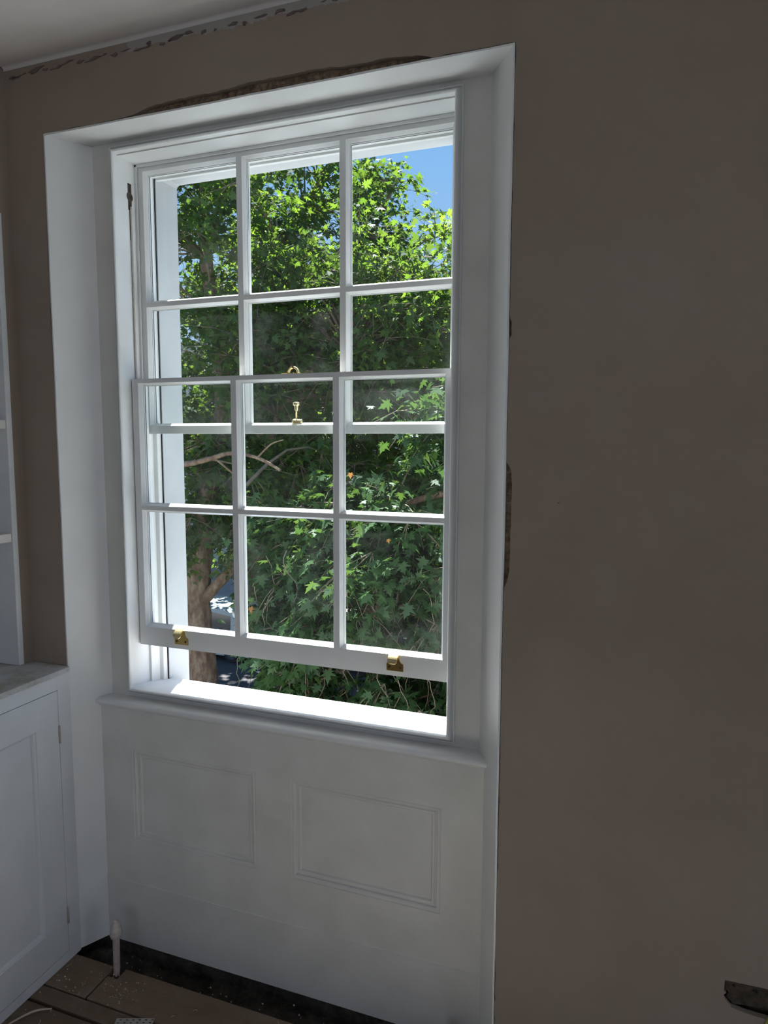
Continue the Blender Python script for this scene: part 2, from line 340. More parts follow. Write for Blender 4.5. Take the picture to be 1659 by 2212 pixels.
# white painted splayed reveals and soffit of the recess
def reveal(x0, x1, sgn):
    r = MB(); f = [(x0, -.0015), (x1, .117)]; t = .0045*sgn
    z0 = .004; zt = OZ+.005
    # gently uneven hand-made arris
    zs = np.linspace(z0, zt, 60); rows = [[], [], [], []]
    for z in zs:
        w = wig(z, 5, .0005); rows[0].append((x0+w, -.0015, z)); rows[1].append((x1, .117, z)); rows[2].append((x0+t+w, -.0015, z)); rows[3].append((x0+t, .02, z))
    r.grid([rows[3], rows[2], rows[0], rows[1]]); return r
struct(reveal(-OX, -.6155, -1).build('trim_5', 'white')); struct(reveal(OX, .6125, 1).build('trim_6', 'white'))
so_ = MB(); xs = np.linspace(-OX, OX, 60)
so_.grid([[(x, .02, OZ+.006) for x in xs], [(x, -.0015, OZ+.005+wig(x, 6, .0006)) for x in xs], [(x, -.0015, OZ+wig(x, 5, .0006)) for x in xs], [(x*.905, .117, OZ+.007) for x in xs]])
struct(so_.build('trim_7', 'white'))

# ------------------------------------------------------------------ window box frame
win = empty('window_1', (0, .116, .87), kind='structure')
A = (-.5445, .5445, .858, 2.556)      # architrave outer
I = (-.5245, .5245, .8775, 2.532)     # opening inside the beads
fr_ = MB(); plate(fr_, .116, rect_pts(-.64, .64, .80, 2.59), [rect_pts(*I)]); fr_.build('window_frame', 'white_old', win)
ar = MB(); ring(ar, A, [(0, .116), (0, .1065), (.0015, .105), (.003, .1065), (.0035, .112), (.005, .1135), (.007, .111), (.009, .105), (.0115, .0985), (.014, .0945), (.017, .0935), (.0195, .096), (.0205, .101), (.0205, .123)])
ar.build('architrave', 'white', win)
# pulley stiles, head and parting beads
ps = MB()
for s in (-1, 1):
    x = s*.5255; a, b = (x-.02, x) if s < 0 else (x, x+.02)
    ps.box(a, b, .117, .262, .845, 2.56)
ps.box(-.53, .53, .117, .262, 2.534, 2.56); ps.build('pulley_stile', 'white', win)
pb = MB()
for s in (-1, 1):
    a, b = sorted((s*.5255, s*.517)); pb.box(a, b, .1915, .1965, .862, 2.534)
pb.box(-.5255, .5255, .1915, .1965, 2.5255, 2.534); pb.build('parting_bead', 'white', win, bevel=.0012)
ol = MB(); ring(ol, (-.53, .53, .83, 2.537), [(0, .245), (.019, .245), (.021, .248), (.021, .262), (.028, .262), (.028, .275), (.0, .275)]); ol.build('outer_bead', 'white', win, bevel=.001)
# sash cord of the raised sash, a twisted rope in the left channel, with its pulley slot
cd_ = MB()
for ph in (0, 2*PI/3, 4*PI/3):
    pts = []
    for z in np.linspace(1.79, 2.40, 260):
        a = z*2*PI/.014+ph; pts.append((-.5218+.0016*math.cos(a), .168+.0016*math.sin(a), z))
    cd_.tube(pts, .0019, 5)
cd_.build('sash_cord', 'cord', win, smooth=True)
pu = MB(); pu.box(-.5262, -.5248, .160, .176, 2.39, 2.47); pu.lathe((-.5262, .168, 2.43), [(.012, -.001), (.014, .0015), (.011, .0025), (.006, .003)], 18, 'x'); pu.build('sash_pulley', 'rust', win)
ps2 = MB(); ps2.box(-.5252, -.5247, .1645, .1715, 2.30, 2.468); ps2.build('pulley_slot', 'void', win)
# sill: timber sill and stone sill outside
sl_ = MB(); sx0, sx1 = -.5255, .5255
sl_.grid([[(sx0, yy, zz), (sx1, yy, zz)] for yy, zz in [(.117, .84), (.117, .8765), (.121, .8785), (.15, .876), (.198, .871), (.2, .865), (.262, .857), (.263, .835)]])
sl_.build('window_sill', 'white', win)
ss = MB(); rows = []
for i, (yy, zz) in enumerate([(.255, .81), (.256, .846), (.30, .832), (.35, .815), (.385, .803), (.397, .797), (.403, .788), (.404, .72), (.37, .70)]):
    rows.append([(x, yy+(wig(x, 17, .0012) if 3 < i < 7 else 0), zz+(wig(x, 11, .0008) if 1 < i < 6 else 0)) for x in np.linspace(-.62, .62, 90)])
ss.grid(rows); ss.build('stone_sill', 'stucco', win)
# apron with two sunk panels, cap moulding
ap = MB(); Q1 = (-.5169, -.0608, .3700, .6810); Q2 = (.0580, .5182, .3700, .6810); YA = .082
plate(ap, YA, rect_pts(-.64, .64, .2215, .83), [rect_pts(*Q1), rect_pts(*Q2)])
pm = [(0, 0), (.001, .0025), (.003, .003), (.006, .0015), (.010, .0015), (.013, .004), (.0145, .009), (.018, .0095), (.0205, .0075), (.026, .0075), (.0285, .011), (.030, .0125)]
for r_ in (Q1, Q2):
    ring(ap, r_, [(d, YA+h) for d, h in pm]); ap.poly([(r_[0]+.03, YA+.0125, r_[2]+.03), (r_[1]-.03, YA+.0125, r_[2]+.03), (r_[1]-.03, YA+.0125, r_[3]-.03), (r_[0]+.03, YA+.0125, r_[3]-.03)])
ap.grid([[(-.66, yy, zz), (.66, yy, zz)] for yy, zz in [(YA, .2215), (YA-.0005, .2205), (YA-.0025, .2195), (YA-.0025, .2165), (YA-.0012, .2155), (YA-.0012, .0)]])
ap.build('apron_panelling', 'white_old', win)
np_ = MB(); np_.grid([[(-.66, yy, zz), (.66, yy, zz)] for yy, zz in [(.118, .846), (.092, .8455), (.078, .843), (.070, .839), (.066, .833), (.0665, .826), (.0705, .8215), (.0755, .8205), (.0765, .815), (.083, .813)]])
np_.build('apron_cap', 'white', win, smooth=True)

# ------------------------------------------------------------------ sliding sashes
GX = [(-.5, -.162), (-.145, .1715), (.1885, .5)]
OV = [(0, 0), (.0012, .0008), (.0022, .0035), (.0052, .0095), (.0068, .0135), (.0068, .0175), (.0085, .0178), (.0088, .022)]
def sash(name, yf, z0, z1, cells_z, label, dust):
    root = empty(name, (0, yf, z0), label, 'window sash'); XS = .522; dp = .044
    G = [(a, b, c, d) for (a, b) in GX for (c, d) in cells_z]
    prof = [(d, yf+h) for d, h in OV]; back = [(.0088, yf+.0255), (.0055, yf+.030), (.003, yf+dp)]
    def seg(mb, cell, k):
        side_profile(mb, cell, prof, k); side_profile(mb, cell, back, k)
    lo, hi = cells_z[0][0], cells_z[-1][1]; cells_z0 = sorted(cells_z)
    lo, hi = cells_z0[0][0], cells_z0[-1][1]
    for s in (-1, 1):
        mb = MB(); a, b = (-XS, -.5) if s < 0 else (.5, XS); mb.box(a, b, yf, yf+dp, z0, z1)
        for c in G:
            if (s < 0 and c[0] == -.5): seg(mb, c, 0)
            if (s > 0 and c[1] == .5): seg(mb, c, 2)
        mb.build('stile', 'white', root)
    for nm, a, b, k in (('top_rail', hi, z1, 1), ('bottom_rail', z0, lo, 3)):
        mb = MB(); mb.box(-.5, .5, yf, yf+dp, a, b)
        for c in G:
            if abs((c[3] if k == 1 else c[2])-(hi if k == 1 else lo)) < 1e-6: seg(mb, c, k)
        mb.build(nm, 'white', root)
    for (a, b), i in (((GX[0][1], GX[1][0]), 0), ((GX[1][1], GX[2][0]), 1)):
        mb = MB(); mb.box(a, b, yf, yf+dp, lo, hi)
        for c in G:
            if c[1] == a: seg(mb, c, 2)
            if c[0] == b: seg(mb, c, 0)
        mb.build('glazing_bar', 'white', root)
    mb = MB(); zb0, zb1 = cells_z0[0][1], cells_z0[1][0]
    for a, b in GX: mb.box(a, b, yf, yf+dp, zb0, zb1)
    for c in G: seg(mb, c, 1 if c[3] == zb0 else 3)
    mb.build('glazing_bar', 'white', root)
    for c in G:
        mb = MB(); mb.box(c[0]+.004, c[1]-.004, yf+.022, yf+.025, c[2]+.004, c[3]-.004); g = mb.build('pane', 'glass', root)
    return root
low = sash('sliding_sash', .146, 1.0125, 1.870, [(1.073, 1.457), (1.4695, 1.8575)], 'lower white sliding sash raised above the sill, with two brass lifts on its bottom rail', 1)
upp = sash('sliding_sash', .198, 1.700, 2.545, [(1.724, 2.100), (2.113, 2.5135)], 'upper white sliding sash of the window, behind and above the lower one', 2)
# brass lifts
def lift(x, rot):
    r = MB(); z = 0; y = 0; x0_ = x; x = 0; w = .0175
    out = [(-w, -.0105), (w, -.0105), (w, .004), (.012, .0065), (.009, .012), (.008, .022), (-.0085, .022), (-.0085, .010), (-.012, .0055), (-w, .004)]
    fr = [(x+a, y-.0025, z+b) for a, b in out]; bk = [(x+a, y, z+b) for a, b in out]
    r.poly(fr); r.grid([fr, bk], True)
    K_ = 1.42; Z_ = 1.0425
    def fit(mb_): mb_.v = [(x0_+v[0]*K_, .146+v[1]*1.25, Z_+v[2]*K_) for v in mb_.v]; return mb_
    o = fit(r).build('sash_lift', 'brass', low); o['label'] = 'brass lift plate'
    h = MB(); rows = []
    for t in np.linspace(0, 1, 9):
        a = t*PI*.62; yy = y-.002-.016*math.sin(a); zz = z+.012+.014*(1-t)*1.0+.004*math.cos(a)-.004; hw = .0098*(1 if t < .7 else math.sqrt(max(.05, 1-((t-.7)/.32)**2)))
        rows.append([(x-.001-hw, yy, zz), (x-.001-hw, yy-.002, zz+.0008), (x-.001+hw, yy-.002, zz+.0008), (x-.001+hw, yy, zz)])
    h.grid(rows, True); fit(h).build('finger_hook', 'brass_light', o, smooth=False)
    for sx_ in (-.0115, .0115):
        c = MB(); c.lathe((x+sx_, y-.0035, z-.003), [(.0022, 0), (.0022, .0012)], 12, 'y'); fit(c).build('screw', 'screw', o)
lift(-.360, 0); lift(.361, 0)
# fastener on the meeting rails: slotted lug below, swinging screw with cap on the upper sash
f1 = MB(); yb_ = .168; zt = 1.870; f1.box(.002, .062, yb_-.012, yb_+.012, zt-.0005, zt+.003); fo = f1.build('sash_fastener', 'brass', low, bevel=.0008)
lg = MB()
for (s, off) in ((-1, 0), (1, 0)):
    rows = []
    for a in np.linspace(.12*PI, .98*PI, 12):
        if s > 0: a = PI-a
        c = (.036+s*.0015, zt+.002); ro, ri = .0165, .0125
        pt = lambda r, y_: (c[0]-s*0+ (-1 if s < 0 else 1)*abs(math.cos(a/2))*r, y_, c[1]+1.25*math.sin(a/2)*r)
        rows.append([pt(ro, yb_-.006), pt(ro, yb_+.006), pt(ri, yb_+.006), pt(ri, yb_-.006)])
    lg.grid(rows, True)
lg.build('slotted_lug', 'brass_light', fo, smooth=True)
b2 = MB(); yu_ = .214; zu = 1.724; b2.box(-.004, .048, .200, .228, zu-.003, zu+.0025); fo2 = b2.build('sash_fastener', 'brass', upp, bevel=.0008)
k2 = MB(); k2.lathe((.012, yu_, zu+.0105), [(.006, -.003), (.0085, -.001), (.009, .004), (.008, .008), (.0085, .012), (.0075, .016), (.008, .020), (.006, .024)], 18, 'x'); k2.lathe((.036, yu_, zu+.0105), [(.0055, 0), (.008, .001), (.008, .003), (.005, .004)], 16, 'x')
k2.build('pivot_barrel', 'brass_light', fo2, smooth=True)
k3 = MB(); k3.lathe((.021, yu_, zu+.016), [(.0022, 0), (.0022, .026), (.0045, .029), (.0055, .034), (.0065, .039), (.0062, .042), (.0085, .0435), (.0098, .046), (.0100, .0515), (.0088, .053), (.004, .0532)], 20); k3.build('screw_cap', 'brass_light', fo2, smooth=True)

# ------------------------------------------------------------------ masonry outside the window
om = MB(); YE = .372; OE = (-.5, .5, .78, 2.531)
plate(om, YE, rect_pts(-7, 9, -6.4, 8), [rect_pts(*OE), rect_pts(*W2)])
def rr(x0, x1, z0, z1, y): # slightly rounded top corners
    return [(x0, y, z0), (x0, y, z1-.012), (x0+.004, y, z1-.004), (x0+.012, y, z1), (x1-.012, y, z1), (x1-.004, y, z1-.004), (x1, y, z1-.012), (x1, y, z0)]
om.grid([rr(*OE, .262), rr(*OE, YE)])
om.poly([(-.62, .262, .7), (-.5, .262, .7), (-.5, .262, 2.531), (-.62, .262, 2.531)]); om.poly([(.62, .262, .7), (.5, .262, .7), (.5, .262, 2.531), (.62, .262, 2.531)]); om.poly([(-.62, .262, 2.531), (.62, .262, 2.531), (.62, .262, 2.65), (-.62, .262, 2.65)])
om.grid([[(x, 0.014, z) for x, z in rect_pts(*W2)], [(x, YE, z) for x, z in rect_pts(*W2)]], True)
struct(om.build('wall_outside', 'stucco'))
# blocking inside the wall thickness so no light leaks
bl = MB(); bl.box(XL-.6, XL-.34, YB-.3, .1, -.3, 2.9); bl.box(XL-.4, XL, YB-.3, .1, -.3, -.07); bl.box(-.9, -.70, .03, .36, -.1, 2.75); bl.box(.70, .9, .03, .36, -.1, 2.75); bl.box(-.7, -.645, .125, .36, -.1, 2.75); bl.box(.645, .7, .125, .36, -.1, 2.75); bl.box(-.9, .9, .03, .36, 2.60, 2.75); bl.box(-.645, .645, .125, .25, -.1, .79); bl.box(.9, 1.98, .05, .36, -.1, .3); bl.box(3.2, XR+.3, .03, .36, -.3, 2.9); bl.box(-1.6, -.9, .03, .36, -.3, 2.9); bl.box(-1.6, XR+.3, .03, .36, 2.75, 2.95)
struct(bl.build('trim_8', 'void'))
w2 = empty('window_2', (2.575, .2, .87), kind='structure'); wm = MB()
x0, x1, z0, z1 = W2
for a in (x0, x1-.06): wm.box(a, a+.06, .15, .2, z0, z1)
for b in (z0, (z0+z1)/2-.02, z1-.05): wm.box(x0, x1, .15, .2, b, b+.05)
for i in (1, 2): a = x0+(x1-x0)*i/3; wm.box(a-.009, a+.009, .155, .195, z0, z1)
for i in (1, 3): b = z0+(z1-z0)*i/4; wm.box(x0, x1, .156, .194, b-.009, b+.009)
wm.build('window_frame', 'white', w2); wm = MB(); wm.box(x0, x1, .172, .175, z0, z1); wm.build('pane', 'glass', w2)

# ------------------------------------------------------------------ built-in cabinet and shelves on the left
CX = -.680
cb = empty('cabinet', (CX, -.6, 0), 'low pale painted wall cabinet with panelled doors, left of the window recess', 'cabinet')
k_ = MB(); YC0 = -1.295
k_.box(CX-.018, CX, -.0495, -.001, 0, .949); k_.box(CX-.018, CX, YC0, -.0495, .9045, .949); k_.box(CX-.018, CX, YC0, -.0495, .0, .033); k_.box(CX-.018, CX, YC0, -1.25, 0, .949); k_.box(XL-.3, CX-.001, YC0-.015, YC0-.001, 0, .949)
k_.box(CX-.02, CX-.0195, YC0, -.001, 0, .949); k_.build('frame', 'cab', cb, bevel=.001)
for y1 in (-.051, -.651):
    y0 = y1-.597; z0, z1 = .035, .9025; d = MB(); px, pz0, pz1 = .086, .145, .804
    bmp = [(y0, z0), (y1, z0), (y1, z1), (y0, z1)]; rp = (y0+px, y1-px, pz0, pz1)
    plate(d, CX, bmp, [[(rp[0], rp[2]), (rp[1], rp[2]), (rp[1], rp[3]), (rp[0], rp[3])]], axis='x')
    pr = [(0, 0), (.0015, -.003), (.006, -.0045), (.0085, -.008), (.010, -.0125), (.013, -.0125)]
    for kk in range(4):
        rows = [[], []]
        for dd, h in pr:
            c = [(rp[0]+dd, rp[2]+dd), (rp[0]+dd, rp[3]-dd), (rp[1]-dd, rp[3]-dd), (rp[1]-dd, rp[2]+dd)]
            rows[0].append((CX+h, *c[kk])); rows[1].append((CX+h, *c[(kk+1) % 4]))
        d.grid(rows)
    d.poly([(CX-.0125, rp[0]+.013, rp[2]+.013), (CX-.0125, rp[1]-.013, rp[2]+.013), (CX-.0125, rp[1]-.013, rp[3]-.013), (CX-.0125, rp[0]+.013, rp[3]-.013)])
    d.grid([[(CX, *p) for p in bmp], [(CX-.019, *p) for p in bmp]], True)
    dr = d.build('door', 'cab', cb)
    if y1 > -.1:
        for zz in (.735, .13):
            h = MB(); h.tube([(CX+.0015, y1+.001, zz), (CX+.0015, y1+.001, zz+.052)], .0035, 10); h.lathe((CX+.0015, y1+.001, zz+.052), [(.0035, 0), (.0028, .002), (.001, .003)], 10); h.lathe((CX+.0015, y1+.001, zz-.003), [(.001, 0), (.0028, .001), (.0035, .003)], 10)
            h.build('hinge', 'hinge', dr, smooth=True)
ct = MB(); ct.box(-1.14, CX+.006, YC0, -.002, .950, .966)
ctop = ct.build('countertop', 'counter', loc=(-.9, -.65, .95), bevel=.002); tag(ctop, 'dusty painted board top over the low cabinet beside the window', 'countertop')
bk = empty('bookcase', (-.98, -.67, .966), 'pale painted built-in shelf unit over the cabinet at the left edge', 'shelves')
b = MB(); b.box(-1.13, XL+.004, -.0565, -.0375, .967, 2.35); b.build('side_panel', 'cab', bk, bevel=.001)
b = MB(); b.box(-1.13, XL+.004, -1.298, -1.28, .967, 2.35); b.build('side_panel', 'cab', bk, bevel=.001)
b = MB(); b.box(-1.14, -1.131, -1.298, -.0375, .967, 2.35); b.build('back_panel', 'cab', bk)
b = MB(); b.box(-1.13, XL+.004, -1.28, -.0565, 2.33, 2.35); b.build('top_panel', 'cab', bk, bevel=.001)
for z in (2.0185, 1.7376, 1.3895):
    b = MB(); b.box(-1.13, XL+.001, -1.279, -.0575, z-.027, z); b.build('shelf', 'white_old', bk, bevel=.0015)

# ------------------------------------------------------------------ small things on the floor and wall
pp = MB(); px_, py_ = -.500, -.0385
pr = empty('radiator_pipe', (px_, py_, -.05), 'capped pinkish radiator pipe standing up through the floor in the corner by the cabinet', 'pipe', 'capped radiator pipe ends in front of the window apron')
pp.tube([(px_-.004, py_-.004, -.05), (px_-.001, py_, .01), (px_, py_, .06), (px_+.001, py_, .135)], [.0095, .010, .0105, .0105], 16); pp.build('pipe', 'pvc', pr, smooth=True)
cp = MB(); cp.lathe((px_+.001, py_, .118), [(.0125, 0), (.0165, .003), (.017, .008), (.019, .011), (.019, .017), (.0175, .020), (.0190, .023), (.0175, .032), (.0135, .037), (.014, .041), (.010, .048), (.007, .051), (.007, .056), (.002, .057)], 18); cp.build('pipe_cap', 'cap', pr, smooth=True)
px_, py_ = .568, .022
pr = empty('radiator_pipe', (px_, py_, -.05), 'capped pipe end by the right corner of the window apron at the bottom edge', 'pipe', 'capped radiator pipe ends in front of the window apron')
pp = MB(); pp.tube([(px_, py_, -.05), (px_, py_, .06)], .0105, 16); pp.build('pipe', 'pvc', pr, smooth=True)
cp = MB(); cp.lathe((px_, py_, .050), [(.0115, 0), (.0150, .003), (.0165, .010), (.0165, .020), (.0135, .028), (.010, .034), (.004, .036)], 18); cp.build('pipe_cap', 'cap', pr, smooth=True)
# perforated strap
s_ = MB(); n = 9; L_ = .20
ang = math.atan2(.032, .088); cx_, cy_ = -.325, -.172
def pt(u, v, z=.004): return (cx_+u*math.cos(ang)-v*math.sin(ang), cy_+u*math.sin(ang)+v*math.cos(ang), z)
outer_ = [(-.052, -.010), (.058, -.010), (.058, .010), (-.052, .010)]; holes = []
for i in range(6):
    for vv in (-.005, .005):
        u = -.043+i*.0185+(.004 if vv > 0 else 0); holes.append([(u+.0042*math.cos(a), vv+.0026*math.sin(a)) for a in np.linspace(0, 2*PI, 9)[:-1]])
bm_ = MB(); plate(bm_, 0, outer_, holes); 
for z in (.002, .0032):
    b0 = len(s_.v); s_.v += [pt(v[0], v[2], z) for v in bm_.v]; s_.f += [[b0+i for i in f] for f in bm_.f]
so2 = s_.build('perforated_strip', 'galv', loc=(cx_, cy_, 0)); tag(so2, 'short pale perforated metal strip lying on the floorboards at the bottom edge', 'metal strip')
s_ = MB(); p0 = P(35, 2207, -.3); pts = []
for t in np.linspace(0, 1, 14): pts.append((-.655+.075*t, -.305+.095*t+.012*math.sin(t*4), .004+.004*math.sin(t*3)))
s_.tube(pts, [.0035*(1-.7*abs(t-.4)) for t in np.linspace(0, 1, 14)], 6); so3 = s_.build('wood_splinter', 'wood_chip', loc=(-.62, -.26, 0), smooth=True); tag(so3, 'pale curved wood splinter on the floorboards by the cabinet foot', 'splinter')
# crumbs
dm = MB()
for i in range(200):
    r = random.random()
    if r < .35: x, y_ = random.gauss(-.44, .05), random.gauss(-.10, .03)
    elif r < .6: x, y_ = random.uniform(-.8, -.5), random.uniform(-.15, -.03)
    else: x, y_ = random.uniform(-.8, .6), random.uniform(-.45, -.02)
    if -.0185 < y_ or abs(y_+.154) < .004 or abs(y_+.209) < .007: continue
    s = random.uniform(.0009, .0028); a = random.uniform(0, PI); n = 5
    base_ = [(x+s*random.uniform(.5, 1.4)*math.cos(a+2*PI*k/n), y_+s*random.uniform(.5, 1.2)*math.sin(a+2*PI*k/n), .0004) for k in range(n)]
    topv = [(x+(p[0]-x)*.6, y_+(p[1]-y_)*.6, s*.9) for p in base_]; dm.grid([base_, topv], True); dm.poly(topv)
for i in range(26):   # thin shavings
    x, y_ = random.uniform(-.75, .1), random.uniform(-.33, -.03); a = random.uniform(0, PI); l = random.uniform(.006, .02)
    if abs(y_+.154) < .02 or abs(y_+.209) < .02: continue
    dm.tube([(x+l*math.cos(a+t)*t, y_+l*math.sin(a+t)*t, .0015+.002*math.sin(t*3)) for t in np.linspace(0, 1, 6)], .0007, 4)
tag(dm.build('floor_debris', 'wood_chip', loc=(-.3, -.15, 0)), 'plaster crumbs and wood shavings scattered over the bare floorboards', 'debris', kind='stuff')
dm = MB()
for i in range(60):
    x, y_ = random.uniform(-.55, .7), random.uniform(-.01, .075); z = -.050+.012*math.sin(x*9+y_*20)+.004; s = random.uniform(.0012, .0034); n = 5; a = random.uniform(0, PI)
    base_ = [(x+s*random.uniform(.5, 1.8)*math.cos(a+2*PI*k/n), y_+s*random.uniform(.5, 1.2)*math.sin(a+2*PI*k/n), z) for k in range(n)]
    topv = [(x+(p[0]-x)*.6, y_+(p[1]-y_)*.6, z+s) for p in base_]; dm.grid([base_, topv], True); dm.poly(topv)
tag(dm.build('rubble_crumbs', 'cap', loc=(0, .03, -.05)), 'pale crumbs in the dark open joist gap below the apron', 'debris', kind='stuff')
# chased hole for a wall socket, with old metal box and an earth wire
bx = empty('socket_back_box', (1.28, .01, .41), 'dark rusty metal socket box sunk in the wall at the lower right corner', 'socket box')
b = MB(); b.poly([(1.20, .030, .36), (1.38, .030, .36), (1.38, .030, .46), (1.20, .030, .46)])
b.grid([[(1.20, yy, .36), (1.38, yy, .36), (1.38, yy, .46), (1.20, yy, .46)] for yy in (.016, .030)], True)
b.poly([(1.2165, .004, .4425), (1.36, .006, .4445), (1.36, .012, .390), (1.262, .010, .3865), (1.236, .008, .384), (1.222, .006, .400), (1.2265, .006, .412), (1.2185, .005, .418)])
b.build('metal_plate', 'rust', bx)
b = MB()
for x, z in ((1.236, .432), (1.283, .4285), (1.277, .430)): b = MB(); b.lathe((x, .0025, z), [(.0028, 0), (.0028, .002)], 10, 'y'); b.build('screw_hole', 'screw', bx)
b = MB(); b.tube([(1.318, .02, .40), (1.310, -.004, .386), (1.302, -.010, .370), (1.298, -.006, .352)], .0028, 8); b.build('earth_wire', 'yg', bx, smooth=True)
b = MB(); b.poly([(1.208+.0, -.001, .0)]*0 or [(.8085, -.0012, 1.5335), (.8115, -.0012, 1.5325), (.8145, -.0012, 1.5342), (.8115, -.0012, 1.5347)]); 
b.grid([[(.8085, -.0012, 1.5335), (.8115, -.0012, 1.5325), (.8145, -.0012, 1.5342), (.8115, -.0012, 1.5347)], [(.8085, .0, 1.5335), (.8115, .0, 1.5325), (.8145, .0, 1.5342), (.8115, .0, 1.5347)]], True); struct(b.build('trim_9', 'void'))

# unseen white sheet, added to bounce sun up onto the ceiling
d = MB(); rows = []
for v in np.linspace(0, 1, 50):
    rows.append([(.05+2.3*u+.03*math.sin(v*9), -.72-1.9*v+.03*math.sin(u*11), .016+.004*math.sin(u*23+v*9)+.004*math.sin(v*31-u*13)) for u in np.linspace(0, 1, 60)])
d.grid(rows); ds = d.build('bounce_sheet', 'sheet', loc=(1.2, -1.6, 0), smooth=True); tag(ds, 'creased white sheet added on the floorboards to bounce sun onto the ceiling', 'bounce sheet')

# ------------------------------------------------------------------ street outside
GZ = -6.33
g = MB(); g.box(-70, 50, .45, 120, GZ-.2, GZ); struct(g.build('ground', 'asphalt'))
g = MB(); g.box(-60, 40, .4, 8.2, GZ, GZ+.12); struct(g.build('bounce_paving', 'bounce_paving'))  # unseen near ground, made pale to bounce sun up through the window
g = MB(); g.box(-60, 40, 24.5, 36, GZ, GZ+.12); struct(g.build('pavement', 'paving'))

LEAF = np.array([(0, 0), (.13, -.09), (.30, -.16), (.24, -.01), (.50, .01), (.24, .13), (.44, .24), (.66, .40), (.40, .37), (.17, .36), (.27, .58), (.13, .66), (0, 1.0)])
LEAF = np.vstack([LEAF, LEAF[-2:0:-1]*np.array([-1, 1])]).astype(float)
LEAF3 = np.c_[LEAF, -.28*np.abs(LEAF[:, 0])-.18*(LEAF[:, 1]-.3)**2]
LEAF3[:, :2] *= .95
LEAFS = np.array([(0, 0, 0), (.42, -.10, -.1), (.30, .12, -.05), (.58, .36, -.16), (.22, .45, -.05), (0, .95, -.06), (-.22, .45, -.05), (-.58, .36, -.16), (-.30, .12, -.05), (-.42, -.10, -.1)])
def leaves(name, pos, nrm, dirv, size, m, parent, template=LEAF3):
    n = len(pos); K = len(template)
    nrm = nrm/np.linalg.norm(nrm, axis=1)[:, None]; d = dirv-(dirv*nrm).sum(1)[:, None]*nrm; d /= np.linalg.norm(d, axis=1)[:, None]+1e-9; x = np.cross(d, nrm)
    V = pos[:, None, :]+size[:, None, None]*(template[None, :, 0, None]*x[:, None, :]+template[None, :, 1, None]*d[:, None, :]+template[None, :, 2, None]*nrm[:, None, :])
    V = V.reshape(-1, 3); off = np.array(parent.location); V = V-off
    me = bpy.data.meshes.new(name); me.vertices.add(n*K); me.vertices.foreach_set('co', V.astype(np.float32).ravel())
    me.loops.add(n*K); me.loops.foreach_set('vertex_index', np.arange(n*K, dtype=np.int32))
    me.polygons.add(n); me.polygons.foreach_set('loop_start', np.arange(0, n*K, K, dtype=np.int32)); me.polygons.foreach_set('loop_total', np.full(n, K, dtype=np.int32))
    me.update(calc_edges=True); me.materials.append(M[m]); o = bpy.data.objects.new(name, me); COL.objects.link(o); o.parent = parent; return o
def unit(n): v = RNG.normal(size=(n, 3)); return v/np.linalg.norm(v, axis=1)[:, None]
